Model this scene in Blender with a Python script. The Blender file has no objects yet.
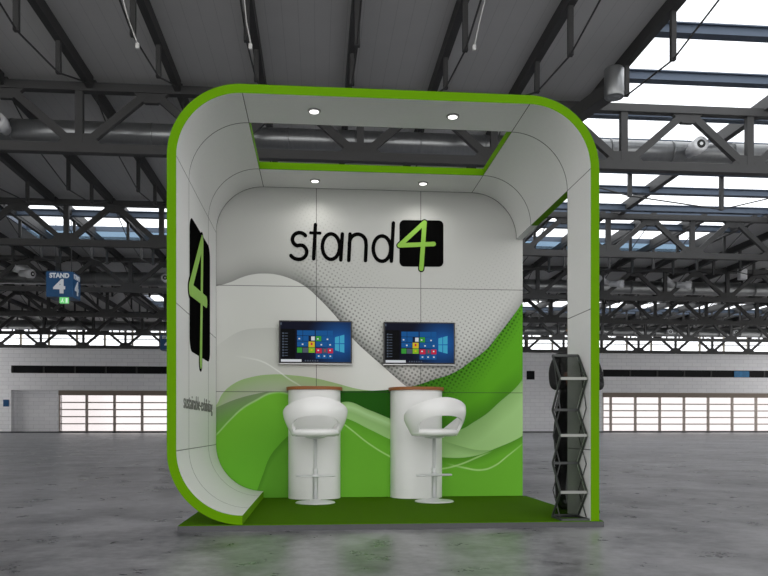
import bpy, bmesh, math, random
from mathutils import Vector, Matrix
random.seed(7)
PI = math.pi
scene = bpy.context.scene
COL = scene.collection
scene.view_settings.view_transform = 'Standard'
scene.view_settings.look = 'None'
scene.view_settings.gamma = 1.0
scene.view_settings.use_curve_mapping = False
scene.view_settings.exposure = 0.0

FL = -0.045            # hall floor level (stand carpet is z = 0)

# ------------------------------------------------------------------ node helpers
def lin(c):
    c = c / 255.0
    return c / 12.92 if c <= 0.04045 else ((c + 0.055) / 1.055) ** 2.4
def rgb(r, g, b, k=1.0):
    return (min(.95, lin(r) * k), min(.95, lin(g) * k), min(.95, lin(b) * k), 1.0)

class G:
    """small node-graph builder"""
    def __init__(s, mat):
        s.t = mat.node_tree; s.n = s.t.nodes; s.l = s.t.links
    def put(s, sock, v):
        if isinstance(v, S): s.l.new(v.o, sock)
        else: sock.default_value = v
    def math(s, op, *a, clamp=False):
        n = s.n.new('ShaderNodeMath'); n.operation = op; n.use_clamp = clamp
        for i, v in enumerate(a): s.put(n.inputs[i], v)
        return S(s, n.outputs[0])
    def xyz(s):
        n = s.n.new('ShaderNodeTexCoord'); m = s.n.new('ShaderNodeSeparateXYZ')
        s.l.new(n.outputs['Object'], m.inputs[0])
        return [S(s, m.outputs[i]) for i in range(3)]
    def objco(s):
        return S(s, s.n.new('ShaderNodeTexCoord').outputs['Object'])
    def mix(s, f, a, b):
        n = s.n.new('ShaderNodeMix'); n.data_type = 'RGBA'
        s.put(n.inputs[0], f); s.put(n.inputs[6], a); s.put(n.inputs[7], b)
        return S(s, n.outputs[2])
    def noise(s, scale, detail=3, stretch=None, rough=.55):
        n = s.n.new('ShaderNodeTexNoise'); n.inputs['Scale'].default_value = scale
        n.inputs['Detail'].default_value = detail; n.inputs['Roughness'].default_value = rough
        co = s.objco()
        if stretch:
            m = s.n.new('ShaderNodeMapping'); m.inputs['Scale'].default_value = stretch
            s.l.new(co.o, m.inputs[0]); s.l.new(m.outputs[0], n.inputs['Vector'])
        else: s.l.new(co.o, n.inputs['Vector'])
        return S(s, n.outputs[0])
    def curve(s, x, pts, x0=-1.5, w=3.0):
        n = s.n.new('ShaderNodeFloatCurve'); c = n.mapping.curves[0]
        p = [((a - x0) / w, b / w) for a, b in pts]
        c.points[0].location = p[0]; c.points[1].location = p[-1]
        for q in p[1:-1]: c.points.new(*q)
        n.mapping.use_clip = False
        n.mapping.update()
        s.put(n.inputs['Value'], (x - x0) / w); n.inputs['Factor'].default_value = 1.0
        return S(s, n.outputs[0]) * w
class S:
    def __init__(s, g, o): s.g = g; s.o = o
    def __add__(s, b): return s.g.math('ADD', s, b)
    __radd__ = __add__
    def __sub__(s, b): return s.g.math('SUBTRACT', s, b)
    def __rsub__(s, b): return s.g.math('SUBTRACT', b, s)
    def __mul__(s, b): return s.g.math('MULTIPLY', s, b)
    __rmul__ = __mul__
    def __truediv__(s, b): return s.g.math('DIVIDE', s, b)
    def lt(s, b): return s.g.math('LESS_THAN', s, b)
    def gt(s, b): return s.g.math('GREATER_THAN', s, b)
    def abs(s): return s.g.math('ABSOLUTE', s)
    def max(s, b): return s.g.math('MAXIMUM', s, b)
    def min(s, b): return s.g.math('MINIMUM', s, b)
    def sin(s): return s.g.math('SINE', s)
    def clamp(s): return s.g.math('ADD', s, 0.0, clamp=True)
    def pow(s, e): return s.g.math('POWER', s, e)

def new_mat(name, rough=.6, metal=0.0, spec=.4):
    m = bpy.data.materials.new(name); m.use_nodes = True
    b = m.node_tree.nodes['Principled BSDF']
    b.inputs['Roughness'].default_value = rough
    b.inputs['Metallic'].default_value = metal
    b.inputs['Specular IOR Level'].default_value = spec
    return m, G(m), b
def pm(name, base, rough=.6, metal=0.0, scale=6.0, amt=.06, spec=.4, stretch=None, bump=0):
    m, g, b = new_mat(name, rough, metal, spec)
    n = g.noise(scale, 4, stretch)
    lo = tuple(v * (1 - amt) for v in base[:3]) + (1,); hi = tuple(min(1, v * (1 + amt)) for v in base[:3]) + (1,)
    c = g.mix(n, lo, hi)
    g.put(b.inputs['Base Color'], c)
    if bump:
        bn = g.n.new('ShaderNodeBump'); bn.inputs['Strength'].default_value = bump; bn.inputs['Distance'].default_value = .01
        g.put(bn.inputs['Height'], n); g.l.new(bn.outputs[0], b.inputs['Normal'])
    return m
def emit_mat(name, base, strength):
    m, g, b = new_mat(name, .5)
    b.inputs['Base Color'].default_value = (.002, .002, .002, 1); b.inputs['Specular IOR Level'].default_value = .05
    b.inputs['Emission Color'].default_value = base
    b.inputs['Emission Strength'].default_value = strength
    return m

# ------------------------------------------------------------------ mesh helpers
def bm_new(): return bmesh.new()
def quad(bm, vs, mi=0):
    f = bm.faces.new([bm.verts.new(v) for v in vs]); f.material_index = mi; return f
def box(bm, x0, x1, y0, y1, z0, z1, mi=0, bev=0):
    ps = [(x0,y0,z0),(x1,y0,z0),(x1,y1,z0),(x0,y1,z0),(x0,y0,z1),(x1,y0,z1),(x1,y1,z1),(x0,y1,z1)]
    v = [bm.verts.new(p) for p in ps]
    fs = [bm.faces.new([v[i] for i in q]) for q in ((0,3,2,1),(4,5,6,7),(0,1,5,4),(1,2,6,5),(2,3,7,6),(3,0,4,7))]
    for f in fs: f.material_index = mi
    if bev:
        es = list({e for f in fs for e in f.edges})
        r = bmesh.ops.bevel(bm, geom=es, offset=bev, segments=2, affect='EDGES', profile=.5)
        for f in r['faces']: f.material_index = mi
def bar(bm, p, q, w, h, up=(0,0,1), mi=0):
    p, q = Vector(p), Vector(q); d = (q - p).normalized(); u = Vector(up)
    s = d.cross(u)
    if s.length < 1e-4: s = d.cross(Vector((0,1,0)))
    s.normalize(); u = s.cross(d)
    a, b = s * w/2, u * h/2
    vs = [bm.verts.new(c + i) for c in (p, q) for i in (-a-b, a-b, a+b, -a+b)]
    for k in ((3,2,1,0),(4,5,6,7),(0,1,5,4),(1,2,6,5),(2,3,7,6),(3,0,4,7)):
        bm.faces.new([vs[i] for i in k]).material_index = mi
def tube(bm, pts, r, n=10, mi=0, caps=True, closed=False):
    pts = [Vector(p) for p in pts]; rings = []
    rad = r if isinstance(r, (list, tuple)) else [r] * len(pts)
    ref = None
    for i, p in enumerate(pts):
        a = pts[i-1] if (i > 0 or closed) else p
        b = pts[(i+1) % len(pts)] if (i < len(pts)-1 or closed) else p
        d = (b - a).normalized()
        if ref is None:
            ref = d.cross(Vector((0,0,1)))
            if ref.length < 1e-3: ref = d.cross(Vector((0,1,0)))
        ref = (ref - d * ref.dot(d)).normalized(); o = d.cross(ref)
        rings.append([bm.verts.new(p + (ref*math.cos(t) + o*math.sin(t)) * rad[i]) for t in [2*PI*k/n for k in range(n)]])
    m = len(rings)
    for i in range(m if closed else m-1):
        A, B = rings[i], rings[(i+1) % m]
        for k in range(n):
            f = bm.faces.new((A[k], A[(k+1)%n], B[(k+1)%n], B[k])); f.material_index = mi; f.smooth = True
    if caps and not closed:
        bm.faces.new(rings[0][::-1]).material_index = mi; bm.faces.new(rings[-1]).material_index = mi
def lathe(bm, prof, c=(0,0,0), n=32, mi=0):
    c = Vector(c); rings = []
    for r, z in prof:
        rings.append([bm.verts.new(c + Vector((r*math.cos(2*PI*k/n), r*math.sin(2*PI*k/n), z))) for k in range(n)])
    for A, B in zip(rings, rings[1:]):
        for k in range(n):
            f = bm.faces.new((A[k], A[(k+1)%n], B[(k+1)%n], B[k])); f.smooth = True; f.material_index = mi
    bm.faces.new(rings[0][::-1]).material_index = mi; bm.faces.new(rings[-1]).material_index = mi
def prism(bm, outline, f, mi=0, side_mi=None):
    """outline: 2-D points; f(u, v, k) gives the 3-D point of face k (0 or 1)"""
    A = [bm.verts.new(f(u, v, 0)) for u, v in outline]; B = [bm.verts.new(f(u, v, 1)) for u, v in outline]
    bm.faces.new(A).material_index = mi; bm.faces.new(B[::-1]).material_index = mi
    n = len(A)
    for i in range(n):
        q = bm.faces.new((A[i], B[i], B[(i+1)%n], A[(i+1)%n])); q.material_index = mi if side_mi is None else side_mi
def rrect(u0, u1, v0, v1, r, n=8):
    o = []
    for cx, cy, a in ((u1-r, v0+r, -90), (u1-r, v1-r, 0), (u0+r, v1-r, 90), (u0+r, v0+r, 180)):
        for k in range(n+1):
            t = math.radians(a + 90*k/n); o.append((cx + r*math.cos(t), cy + r*math.sin(t)))
    return o
def obj(name, bm, mats, parent=None, world=True, smooth=False, recalc=True):
    me = bpy.data.meshes.new(name)
    if recalc: bmesh.ops.recalc_face_normals(bm, faces=bm.faces[:])
    if smooth:
        for f in bm.faces: f.smooth = True
    bm.to_mesh(me); bm.free()
    for m in (mats if isinstance(mats, (list, tuple)) else [mats]): me.materials.append(m)
    o = bpy.data.objects.new(name, me); COL.objects.link(o)
    if parent is not None:
        o.parent = parent
        if world:
            off = Vector((0,0,0)); p = parent
            while p is not None: off += p.location; p = p.parent
            o.location = -off
    return o
def thing(name, label, cat, loc=(0,0,0), rz=0, group=None):
    o = bpy.data.objects.new(name, None); COL.objects.link(o); o.empty_display_size = .2
    o.location = loc; o.rotation_euler = (0,0,rz); tag(o, label, cat, group); return o
def tag(o, label, cat, group=None):
    o['label'] = label; o['category'] = cat
    if group: o['group'] = group
    return o
def struct(o): o['kind'] = 'structure'; return o
def dup(root, loc, label, rz=None):
    r = root.copy(); COL.objects.link(r); r.location = loc
    if rz is not None: r.rotation_euler = (0,0,rz)
    r['label'] = label
    for ch in list(root.children):
        c = ch.copy(); COL.objects.link(c); c.parent = r
        for g_ in ch.children:
            d = g_.copy(); COL.objects.link(d); d.parent = c
    return r
def text_mesh(s, size, fn, extrude=.004, width=None, bold=0.0):
    """Bfont text as a bmesh, its (u, v, w) mapped by fn"""
    cu = bpy.data.curves.new('t', 'FONT'); cu.body = s; cu.size = size; cu.extrude = extrude/2; cu.align_x = 'CENTER'; cu.offset = bold
    o = bpy.data.objects.new('t', cu); COL.objects.link(o)
    dg = bpy.context.evaluated_depsgraph_get(); me = bpy.data.meshes.new_from_object(o.evaluated_get(dg))
    bpy.data.objects.remove(o); bpy.data.curves.remove(cu)
    bm = bmesh.new(); bm.from_mesh(me); bpy.data.meshes.remove(me)
    xs = [v.co.x for v in bm.verts]; k = width / (max(xs) - min(xs)) if width else 1
    for v in bm.verts: v.co = fn(v.co.x * k, v.co.y, v.co.z)
    return bm

# ------------------------------------------------------------------ materials
KW = 1.30   # print colours are given as they look under the stand's light
GREEN = pm('green laminate edge', rgb(93,143,0,1.0), .6, 0, 3, .03, .06)
WHITE_OUT = pm('white laminate', rgb(225,226,228), .5, 0, 3, .02)
STEEL = pm('grey painted steel', rgb(67,67,67), .6, 0, 1.2, .12)
ROOF = None
CHROME = pm('brushed chrome', rgb(222,223,225), .38, .45, 20, .05)
SILVER = pm('galvanised duct sheet', rgb(150,152,153), .34, .75, 2.0, .15, stretch=(4,1,1))
BLACK = pm('black print', (.004,.004,.004,1), .9, 0, 8, .1, 0.0)
BADGE = pm('black badge print', (.004,.004,.004,1), .9, 0, 4, .3, 0.0)
LGREEN = pm('light green numeral print', rgb(140,192,62), .5, 0, 5, .05)
WPLAST = pm('white gloss plastic', rgb(240,240,240), .22, 0, 5, .015, .5)
COUNTERW = pm('white satin counter body', rgb(232,232,232), .4, 0, 4, .02)
WOOD = pm('orange brown wood', rgb(146,88,44), .55, 0, 12, .25, stretch=(.6,6,6))
CARPET = pm('green carpet', rgb(68,108,2), .95, 0, 160, .35, .05, bump=.4)
PLATE = pm('grey platform edge', rgb(76,77,80), .6, 0, 10, .1)
DARKMETAL = pm('dark grey rack metal', rgb(70,72,72), .4, .5, 10, .1)
LIGHTMETAL = pm('light grey rack metal', rgb(140,142,138), .4, .4, 10, .1)

def shell_material():
    m, g, b = new_mat('white laminate with panel seams', .42)
    x, y, z = g.xyz()
    w = .0032
    def near(a, v): return (a - v).abs().lt(w)
    ax = x.abs()
    s = (y - .5).abs().lt(.006).max((y - 1.5).abs().lt(.007)).max(y.gt(1.988) * y.lt(1.9999))
    s = s.max(near(z, T + R)).max(near(z, H - T - R)).max(near(z, 1.5))
    s = s.max(near(ax, 1.5 - T - R) * z.gt(1.5))
    base = g.mix(g.noise(40, 3), rgb(222,222,222), rgb(228,228,228))
    g.put(b.inputs['Base Color'], g.mix(s, base, rgb(70,70,70)))
    return m
T, R, H, DEP = .063, .44, 2.996, 2.0

C1=[(-1.429,1.992),(-1.3,2.032),(-1.207,2.074),(-1.107,2.105),(-.983,2.117),(-.855,2.105),(-.72,2.062),(-.598,1.996),(-.485,1.898),(-.295,1.696),(-.145,1.502),(.011,1.356),(.14,1.245),(.251,1.147),(.362,1.057),(.541,.947),(1.5,.6)]
C2=[(-1.5,.98),(-.655,1.009),(-.247,1.011),(.212,1.027),(.412,1.057),(.614,1.121),(.814,1.189),(1.019,1.326),(1.144,1.424),(1.265,1.571),(1.391,1.73),(1.488,1.865)]
C3=[(-1.5,.80),(-1.429,.884),(-1.379,.981),(-1.263,1.082),(-1.107,1.139),(-.913,1.165),(-.72,1.157),(-.522,1.133),(-.323,1.087),(-.123,1.035),(.011,1.017),(.212,1.013),(1.5,.9)]
C4=[(-1.5,.53),(-1.429,.602),(-1.3,.743),(-1.188,.847),(-1.077,.913),(-.913,.992),(-.768,.983),(-.56,.829),(-.371,.544),(-.295,.258),(-.2,.0),(1.5,.0)]
C4B=[(-1.5,.83),(-1.429,.855),(-1.3,.912),(-1.107,.971),(-.913,1.003),(-.768,.994),(-.56,.877),(-.4,.5),(1.5,0)]
C5=[(-1.5,0),(-.56,.0),(-.466,.259),(-.352,.83),(-.247,.906),(.011,.827),(.212,.745),(.492,.639),(.736,.615),(.902,.649),(1.019,.716),(1.147,.799),(1.265,.906),(1.434,1.052),(1.493,1.125)]
C6=[(-1.5,-.3),(-1.095,.008),(-1.011,.196),(-.933,.394),(-.852,.497),(-.768,.582),(-.607,.715),(-.418,.782),(-.228,.754),(.011,.644),(.212,.545),(.492,.418),(.736,.374),(1.019,.387),(1.265,.474),(1.434,.546),(1.493,.58)]
C8=[(.5,.56),(.687,.543),(.745,.526),(.918,.475),(1.059,.445),(1.226,.45),(1.5,.5)]
L1=[(-.4,.82),(-.323,.753),(-.214,.677),(.011,.501),(.212,.38),(.444,.274),(.706,.266),(.878,.305),(1.059,.378),(1.177,.426)]
L2=[(.736,.321),(.918,.275),(1.103,.253),(1.226,.294),(1.349,.386),(1.488,.495)]
L3=[(-1.263,1.336),(-1.146,1.318),(-1.011,1.286),(-.874,1.207),(-.758,1.122),(-.658,1.062),(-.56,.99)]
L5=[(-1.429,1.428),(-1.379,1.469),(-1.207,1.572),(-1.011,1.602),(-.852,1.604),(-.655,1.587)]

def graphic_material():
    """the printed wave graphic of the back wall, drawn from its edge curves"""
    m, g, b = new_mat('printed wave graphic', .6, 0, .08)
    x, y, z = g.xyz()
    k = 1.30
    c = lambda r, gg, bb: rgb(r, gg, bb, k)
    def band(d, w): return (1.0 - d.max(0.0) / w).clamp()
    def xr(a, bb, f=.12): return ((x - a) / f).clamp() * ((bb - x) / f).clamp()
    f1, f2, f3, f4, f4b, f5, f6 = [g.curve(x, q) for q in (C1, C2, C3, C4, C4B, C5, C6)]
    # grey sky of the print with its halftone
    top = f1.max(f2)
    d = z - top
    col = g.mix((z / 3.0).clamp(), c(184,185,182), c(178,179,176))
    sh = band(d, .26).pow(2.0) * (.50 + .28 * xr(-.9, .5, .4))
    col = g.mix(sh, col, c(70,72,70))
    FQ = 2 * PI / .052
    u = (x * .97 + z * .24) * FQ; v = (z * .97 - x * .24) * FQ
    dots = (u.sin() * v.sin()).abs() if False else (u.sin() * v.sin())
    lvl = band(d, .95) * xr(-.75, 1.45, .5)
    dm = ((dots - (.62 - .55 * band(d, .55))) / .25).clamp() * lvl.pow(.7)
    col = g.mix(dm * .66, col, c(58,60,58))
    # white wave
    d1 = f1 - z
    wv = g.mix(band(d1, 1.1), c(176,178,172), c(200,201,198))
    col = g.mix(d1.gt(0.0), col, wv)
    l5 = g.curve(x, L5)
    col = g.mix(band(l5 - z, .25) * (l5 - z).gt(0.0) * xr(-1.5, -.6, .3) * .28 * d1.gt(0.0), col, c(140,142,138))
    l3 = g.curve(x, L3)
    # olive translucent wave
    d3 = f3 - z
    ol = g.mix(band(d3, .16), c(150,158,138), c(136,162,110))
    col = g.mix(d3.gt(0.0) * x.lt(.3), col, ol)
    col = g.mix(band((l3 - z).abs(), .012) * xr(-1.27, -.55, .3) * .8, col, c(212,214,210))
    # green field right of the waves
    d2 = f2 - z
    gr = g.mix(((x - .15) / 1.0).clamp(), c(28,78,12), c(80,146,28))
    gr = g.mix(band(d2, .28) * xr(.3, 1.6, .2) * .35, gr, c(38,88,14))
    dg_ = ((dots - (.55 - .5 * band(d2, .2))) / .25).clamp() * band(d2, .30) * xr(.3, 1.6, .2)
    gr = g.mix(dg_ * .8, gr, c(16,52,6))
    d5u = z - f5
    gr = g.mix(band(d5u, .2) * d5u.gt(0.0) * xr(.3, 1.6, .3) * .55, gr, c(40,84,22))
    col = g.mix(d2.gt(0.0) * x.gt(-.42), col, gr)
    # hill on the left
    d4b = f4b - z
    col = g.mix(d4b.gt(0.0) * x.lt(-.42), col, g.mix(band(d4b, .22), c(96,150,56), c(108,128,92)))
    d4 = f4 - z
    col = g.mix(d4.gt(0.0) * x.lt(-.42), col, g.mix(band(d4, .5), c(94,160,44), c(102,164,46)))
    col = g.mix(band(d4.abs(), .016) * x.lt(-.42) * .55, col, c(176,206,150))
    # pale band
    d5 = f5 - z
    pl = g.mix(band(d5, .22), c(150,188,122), c(122,160,96))
    pl = g.mix((1.0 - (d5 - .05).abs() / .05).clamp() * xr(-.4, .5, .2) * .6, pl, c(176,206,154))
    f8 = g.curve(x, C8); d8 = f8 - z
    pl = g.mix(band(d8, .07) * d8.gt(0.0) * xr(.68, 1.3, .15) * .6, pl, c(104,146,78))
    col = g.mix(d5.gt(0.0) * x.gt(-.42), col, pl)
    # bright green foreground wave
    d6 = f6 - z
    fg = g.mix(((x + .9) / .6).clamp(), c(84,142,40), c(98,162,46))
    fg = g.mix(band(d6, .1) * (.55 - .35 * xr(-.3, .7, .3)), fg, c(52,104,22))
    col = g.mix(d6.gt(0.0), col, fg)
    l1, l2 = g.curve(x, L1), g.curve(x, L2)
    col = g.mix(band((l1 - z).abs(), .013) * xr(-.4, 1.2, .12) * .7, col, c(182,216,148))
    col = g.mix(band((l2 - z).abs(), .013) * xr(.74, 1.55, .2) * .7, col, c(182,216,148))
    # panel joints
    def near(a, q): return (a - q).abs().lt(.0032)
    s = near(x, -.5).max(near(x, .5)).max(near(z, 1.0)).max(near(z, 2.0))
    col = g.mix(s * .75, col, rgb(50,52,48))
    g.put(b.inputs['Base Color'], col)
    return m

# ================================================================== THE STAND
stand = thing('exhibition_stand', 'white and green open exhibition stand with rounded frame on a green carpeted platform', 'exhibition stand', (0, 1.0, FL))
SHELL_IN = shell_material()
def build_shell():
    P = []   # (x, z, nx, nz, type)
    N = 20
    cx0, cx1, cz0, cz1 = -1.5+T+R, 1.5-T-R, T+R, H-T-R
    for k in range(N+1):
        a = math.radians(270 - 90*k/N); P.append((cx0+R*math.cos(a), cz0+R*math.sin(a), math.cos(a), math.sin(a), 'L'))
    for k in range(N+1):
        a = math.radians(180 - 90*k/N); P.append((cx0+R*math.cos(a), cz1+R*math.sin(a), math.cos(a), math.sin(a), 'L' if k < N else 'C'))
    for k in range(N+1):
        a = math.radians(90 - 90*k/N); P.append((cx1+R*math.cos(a), cz1+R*math.sin(a), math.cos(a), math.sin(a), 'F' if k < N else 'P'))
    P.append((1.5-T, 0.0, 1, 0, 'E'))
    YS = [0, .5, 1.5, 2.0]
    def solid(i, j):
        if i < 0 or i >= len(P)-1 or j < 0 or j > 2: return False
        t = P[i][4]
        if t == 'C': return j != 1
        if t == 'P': return j == 0
        return True
    bm = bm_new(); V = {}
    def vert(i, j, o):
        if (i, j, o) not in V:
            x, z, nx, nz, _ = P[i]; V[(i,j,o)] = bm.verts.new((x + nx*T*o, YS[j], z + nz*T*o))
        return V[(i,j,o)]
    def face(*vs, mi):
        f = bm.faces.new(vs); f.material_index = mi
        return f
    for i in range(len(P)-1):
        for j in range(3):
            if not solid(i, j): continue
            f = face(vert(i,j,0), vert(i+1,j,0), vert(i+1,j+1,0), vert(i,j+1,0), mi=0); f.smooth = True
            f = face(vert(i,j,1), vert(i,j+1,1), vert(i+1,j+1,1), vert(i+1,j,1), mi=1); f.smooth = True
            if not solid(i, j-1): face(vert(i,j,0), vert(i,j,1), vert(i+1,j,1), vert(i+1,j,0), mi=2)
            if not solid(i, j+1): face(vert(i,j+1,0), vert(i+1,j+1,0), vert(i+1,j+1,1), vert(i,j+1,1), mi=2)
            if not solid(i-1, j): face(vert(i,j,0), vert(i,j+1,0), vert(i,j+1,1), vert(i,j,1), mi=2)
            if not solid(i+1, j): face(vert(i+1,j,0), vert(i+1,j,1), vert(i+1,j+1,1), vert(i+1,j+1,0), mi=1 if (j == 2 and P[i][4] == 'F') else 2)
    o = obj('frame_shell', bm, [SHELL_IN, WHITE_OUT, GREEN], stand)
    me = o.data
    me.set_sharp_from_angle(angle=math.radians(40))
    o['label'] = 'white curved wall and canopy frame with green edges'
    return o
shell = build_shell()
# platform and carpet
bm = bm_new(); box(bm, -1.43, 1.535, 0.0, 2.04, FL, -.006); obj('platform', bm, PLATE, stand)
bm = bm_new(); box(bm, -1.425, 1.53, 0.004, 2.0, -.006, 0.0); obj('carpet', bm, CARPET, stand)['label'] = 'dark green carpet'
# back wall with rounded corners behind the frame
o_ = []
for cx, cz, a, r in ((-1.5+.5, .5, 180, .5), ):
    for k in range(13):
        t = math.radians(a + 90*k/12); o_.append((cx + r*math.cos(t), cz + r*math.sin(t)))
o_ += [(1.5, 0.0)]
for cx, a in ((1.0, 0), (-1.0, 90)):
    for k in range(13):
        t = math.radians(a + 90*k/12); o_.append((cx + .5*math.cos(t), H-.5 + .5*math.sin(t)))
bm = bm_new(); prism(bm, o_, lambda u, v, k: (u, 2.0 + .04*k, v))
back = obj('back_wall', bm, graphic_material(), stand); back['label'] = 'back wall printed with green and white waves'

# --- lettering: strokes given in the logo's own grid
def stroke(bm, pts, hw, fn, d0, d1, n=14):
    dd = [d1]
    def piece(outline):
        dd[0] += .00003; e = dd[0]
        prism(bm, outline, lambda u, v, k: fn(u, v, (d0, e)[k]))
    for (a, b_) in zip(pts, pts[1:]):
        ax, ay = a; bx, by = b_; L = math.hypot(bx-ax, by-ay)
        if L < 1e-6: continue
        px, py = -(by-ay)/L*hw, (bx-ax)/L*hw
        piece([(ax+px, ay+py), (bx+px, by+py), (bx-px, by-py), (ax-px, ay-py)])
    for (ax, ay) in pts:
        piece([(ax + hw*math.cos(2*PI*k/n), ay + hw*math.sin(2*PI*k/n)) for k in range(n)])
def arc(cx, cy, rx, ry, a0, a1, n=18):
    return [(cx + rx*math.cos(math.radians(a0 + (a1-a0)*k/n)), cy + ry*math.sin(math.radians(a0 + (a1-a0)*k/n))) for k in range(n+1)]
def logo_uv(u, v, d):
    X = -.749 + (u - 45) * .002107
    Z = 2.23 + (262 - 210 - (v - .0122*(u - 32)) / 4.518) * .0096
    return (X, 2.0 - d, Z)
bm = bm_new(); W = 8.2
s_ = arc(88, 134, 32, 30, -35, -175, 14) + arc(88, 134, 32, 30, 175, 110, 6) + [(90, 160)] + arc(84, 190, 36, 33, -62, 70, 12) + arc(84, 190, 40, 33, 80, 150, 8)
stroke(bm, s_, W, logo_uv, 0, .004)
stroke(bm, [(159, 68), (151, 220)], W, logo_uv, 0, .0043); stroke(bm, [(137, 104), (180, 105)], W*.8, logo_uv, 0, .0046)
stroke(bm, arc(229, 165, 39, 57, 0, 360, 30), W, logo_uv, 0, .004); stroke(bm, [(280, 108), (273, 224)], W, logo_uv, 0, .0043)
stroke(bm, [(315, 108), (309, 226)], W, logo_uv, 0, .0043); stroke(bm, [(312, 160)] + arc(350, 150, 38, 42, 180, 340, 14) + [(388, 160), (385, 226)], W, logo_uv, 0, .004)
stroke(bm, arc(460, 172, 40, 57, 0, 360, 30), W, logo_uv, 0, .004); stroke(bm, [(512, 56), (503, 228)], W, logo_uv, 0, .0043)
o = obj('lettering', bm, BLACK, back); o['label'] = 'black word stand'
FOUR = [[(655, 52), (540, 157), (697, 149)], [(655, 52), (640, 262)]]
def four(fn, parent):
    bm = bm_new(); prism(bm, rrect(540, 742, 42, 252, 22), lambda u, v, k: fn(u, v, .003*k)); 
    for st in FOUR: stroke(bm, st, 15, fn, 0, .0036)
    a = obj('logo_badge', bm, BADGE, parent); a['label'] = 'black rounded square'
    bm = bm_new()
    for i, st in enumerate(FOUR): stroke(bm, st, 10.2, fn, .003, .005 + .0002*i)
    b_ = obj('numeral', bm, LGREEN, a); b_['label'] = 'light green numeral 4'
four(logo_uv, back)
def left_uv(u, v, d):          # the larger badge on the inside of the left wall
    return (-1.5 + T + d, .525 + (u - 540) / 202 * 1.05, 2.245 - (v - 42) / 210 * 1.01)
four(left_uv, shell)
GREYTXT = pm('grey lettering print', rgb(104,104,102), .5, 0, 9, .1)
bm = text_mesh('sustainable-exhibiting', .155, lambda u, v, w: (-1.5 + T + .002 + w, 1.0 + u, .80 + v), .003, 1.46)
obj('tagline', bm, GREYTXT, shell)['label'] = 'small grey lettering low on the left wall'
# --- downlights
LENS = emit_mat('downlight lens', (1, .98, .95, 1), 2.5)
RING = pm('downlight ring', rgb(150,150,150), .35, .6, 10, .05)
for (x, y) in ((-.512, .242), (.494, .246), (-.512, 1.765), (.487, 1.752)):
    zc = H - T
    bm = bm_new(); lathe(bm, [(.034, 0), (.047, 0), (.045, -.008), (.036, -.009), (.034, -.004), (.034, 0)][1:5], (x, y, zc), 28)
    ring = obj('downlight', bm, RING, stand)
    bm = bm_new(); lathe(bm, [(.033, -.0095), (.033, -.0115), (.01, -.0125)], (x, y, zc), 24)
    obj('lens', bm, LENS, ring)
    ld = bpy.data.lights.new('downlight_lamp', 'SPOT'); ld.energy = 6; ld.spot_size = math.radians(150); ld.spot_blend = 1.0
    ld.shadow_soft_size = .035; ld.color = (1, .97, .92)
    lo = bpy.data.objects.new('lamp', ld); COL.objects.link(lo); lo.parent = stand
    lo.location = Vector((x, y, zc - .03)) - stand.location

# ================================================================== SCREENS
def screen_material():
    m, g, b = new_mat('desktop wallpaper', .3, 0, .04)
    x, y, z = g.xyz()
    dx = (x - .22).abs() * 3.0; dz = (z - .2).abs() * 3.0
    glow = (1.0 - (dx * dx + dz * dz).pow(.5)).clamp()
    col = g.mix(glow.pow(1.6), (.0008, .002, .010, 1), (.008, .10, .36, 1))
    b.inputs['Base Color'].default_value = (.004, .004, .006, 1)
    g.put(b.inputs['Emission Color'], col); b.inputs['Emission Strength'].default_value = .9
    return m
WALLP = screen_material()
def em(n, r, gg, bb): return emit_mat(n, rgb(r, gg, bb), .7)
TILE_M = [em('tile blue', 24,92,158), em('tile cyan', 20,140,210), em('tile green', 60,160,60), em('tile yellow', 224,196,44), em('tile red', 206,44,74),
          em('tile lime', 140,196,40), em('tile white', 226,230,236), em('menu black', 4,6,10), em('pane cyan', 70,176,214), em('menu grey', 84,94,110)]
BEZ = pm('black screen bezel', rgb(16,16,18), .3, 0, 10, .1)
TRIM = pm('pale silver screen trim', rgb(200,200,202), .35, .3, 10, .04)
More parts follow.
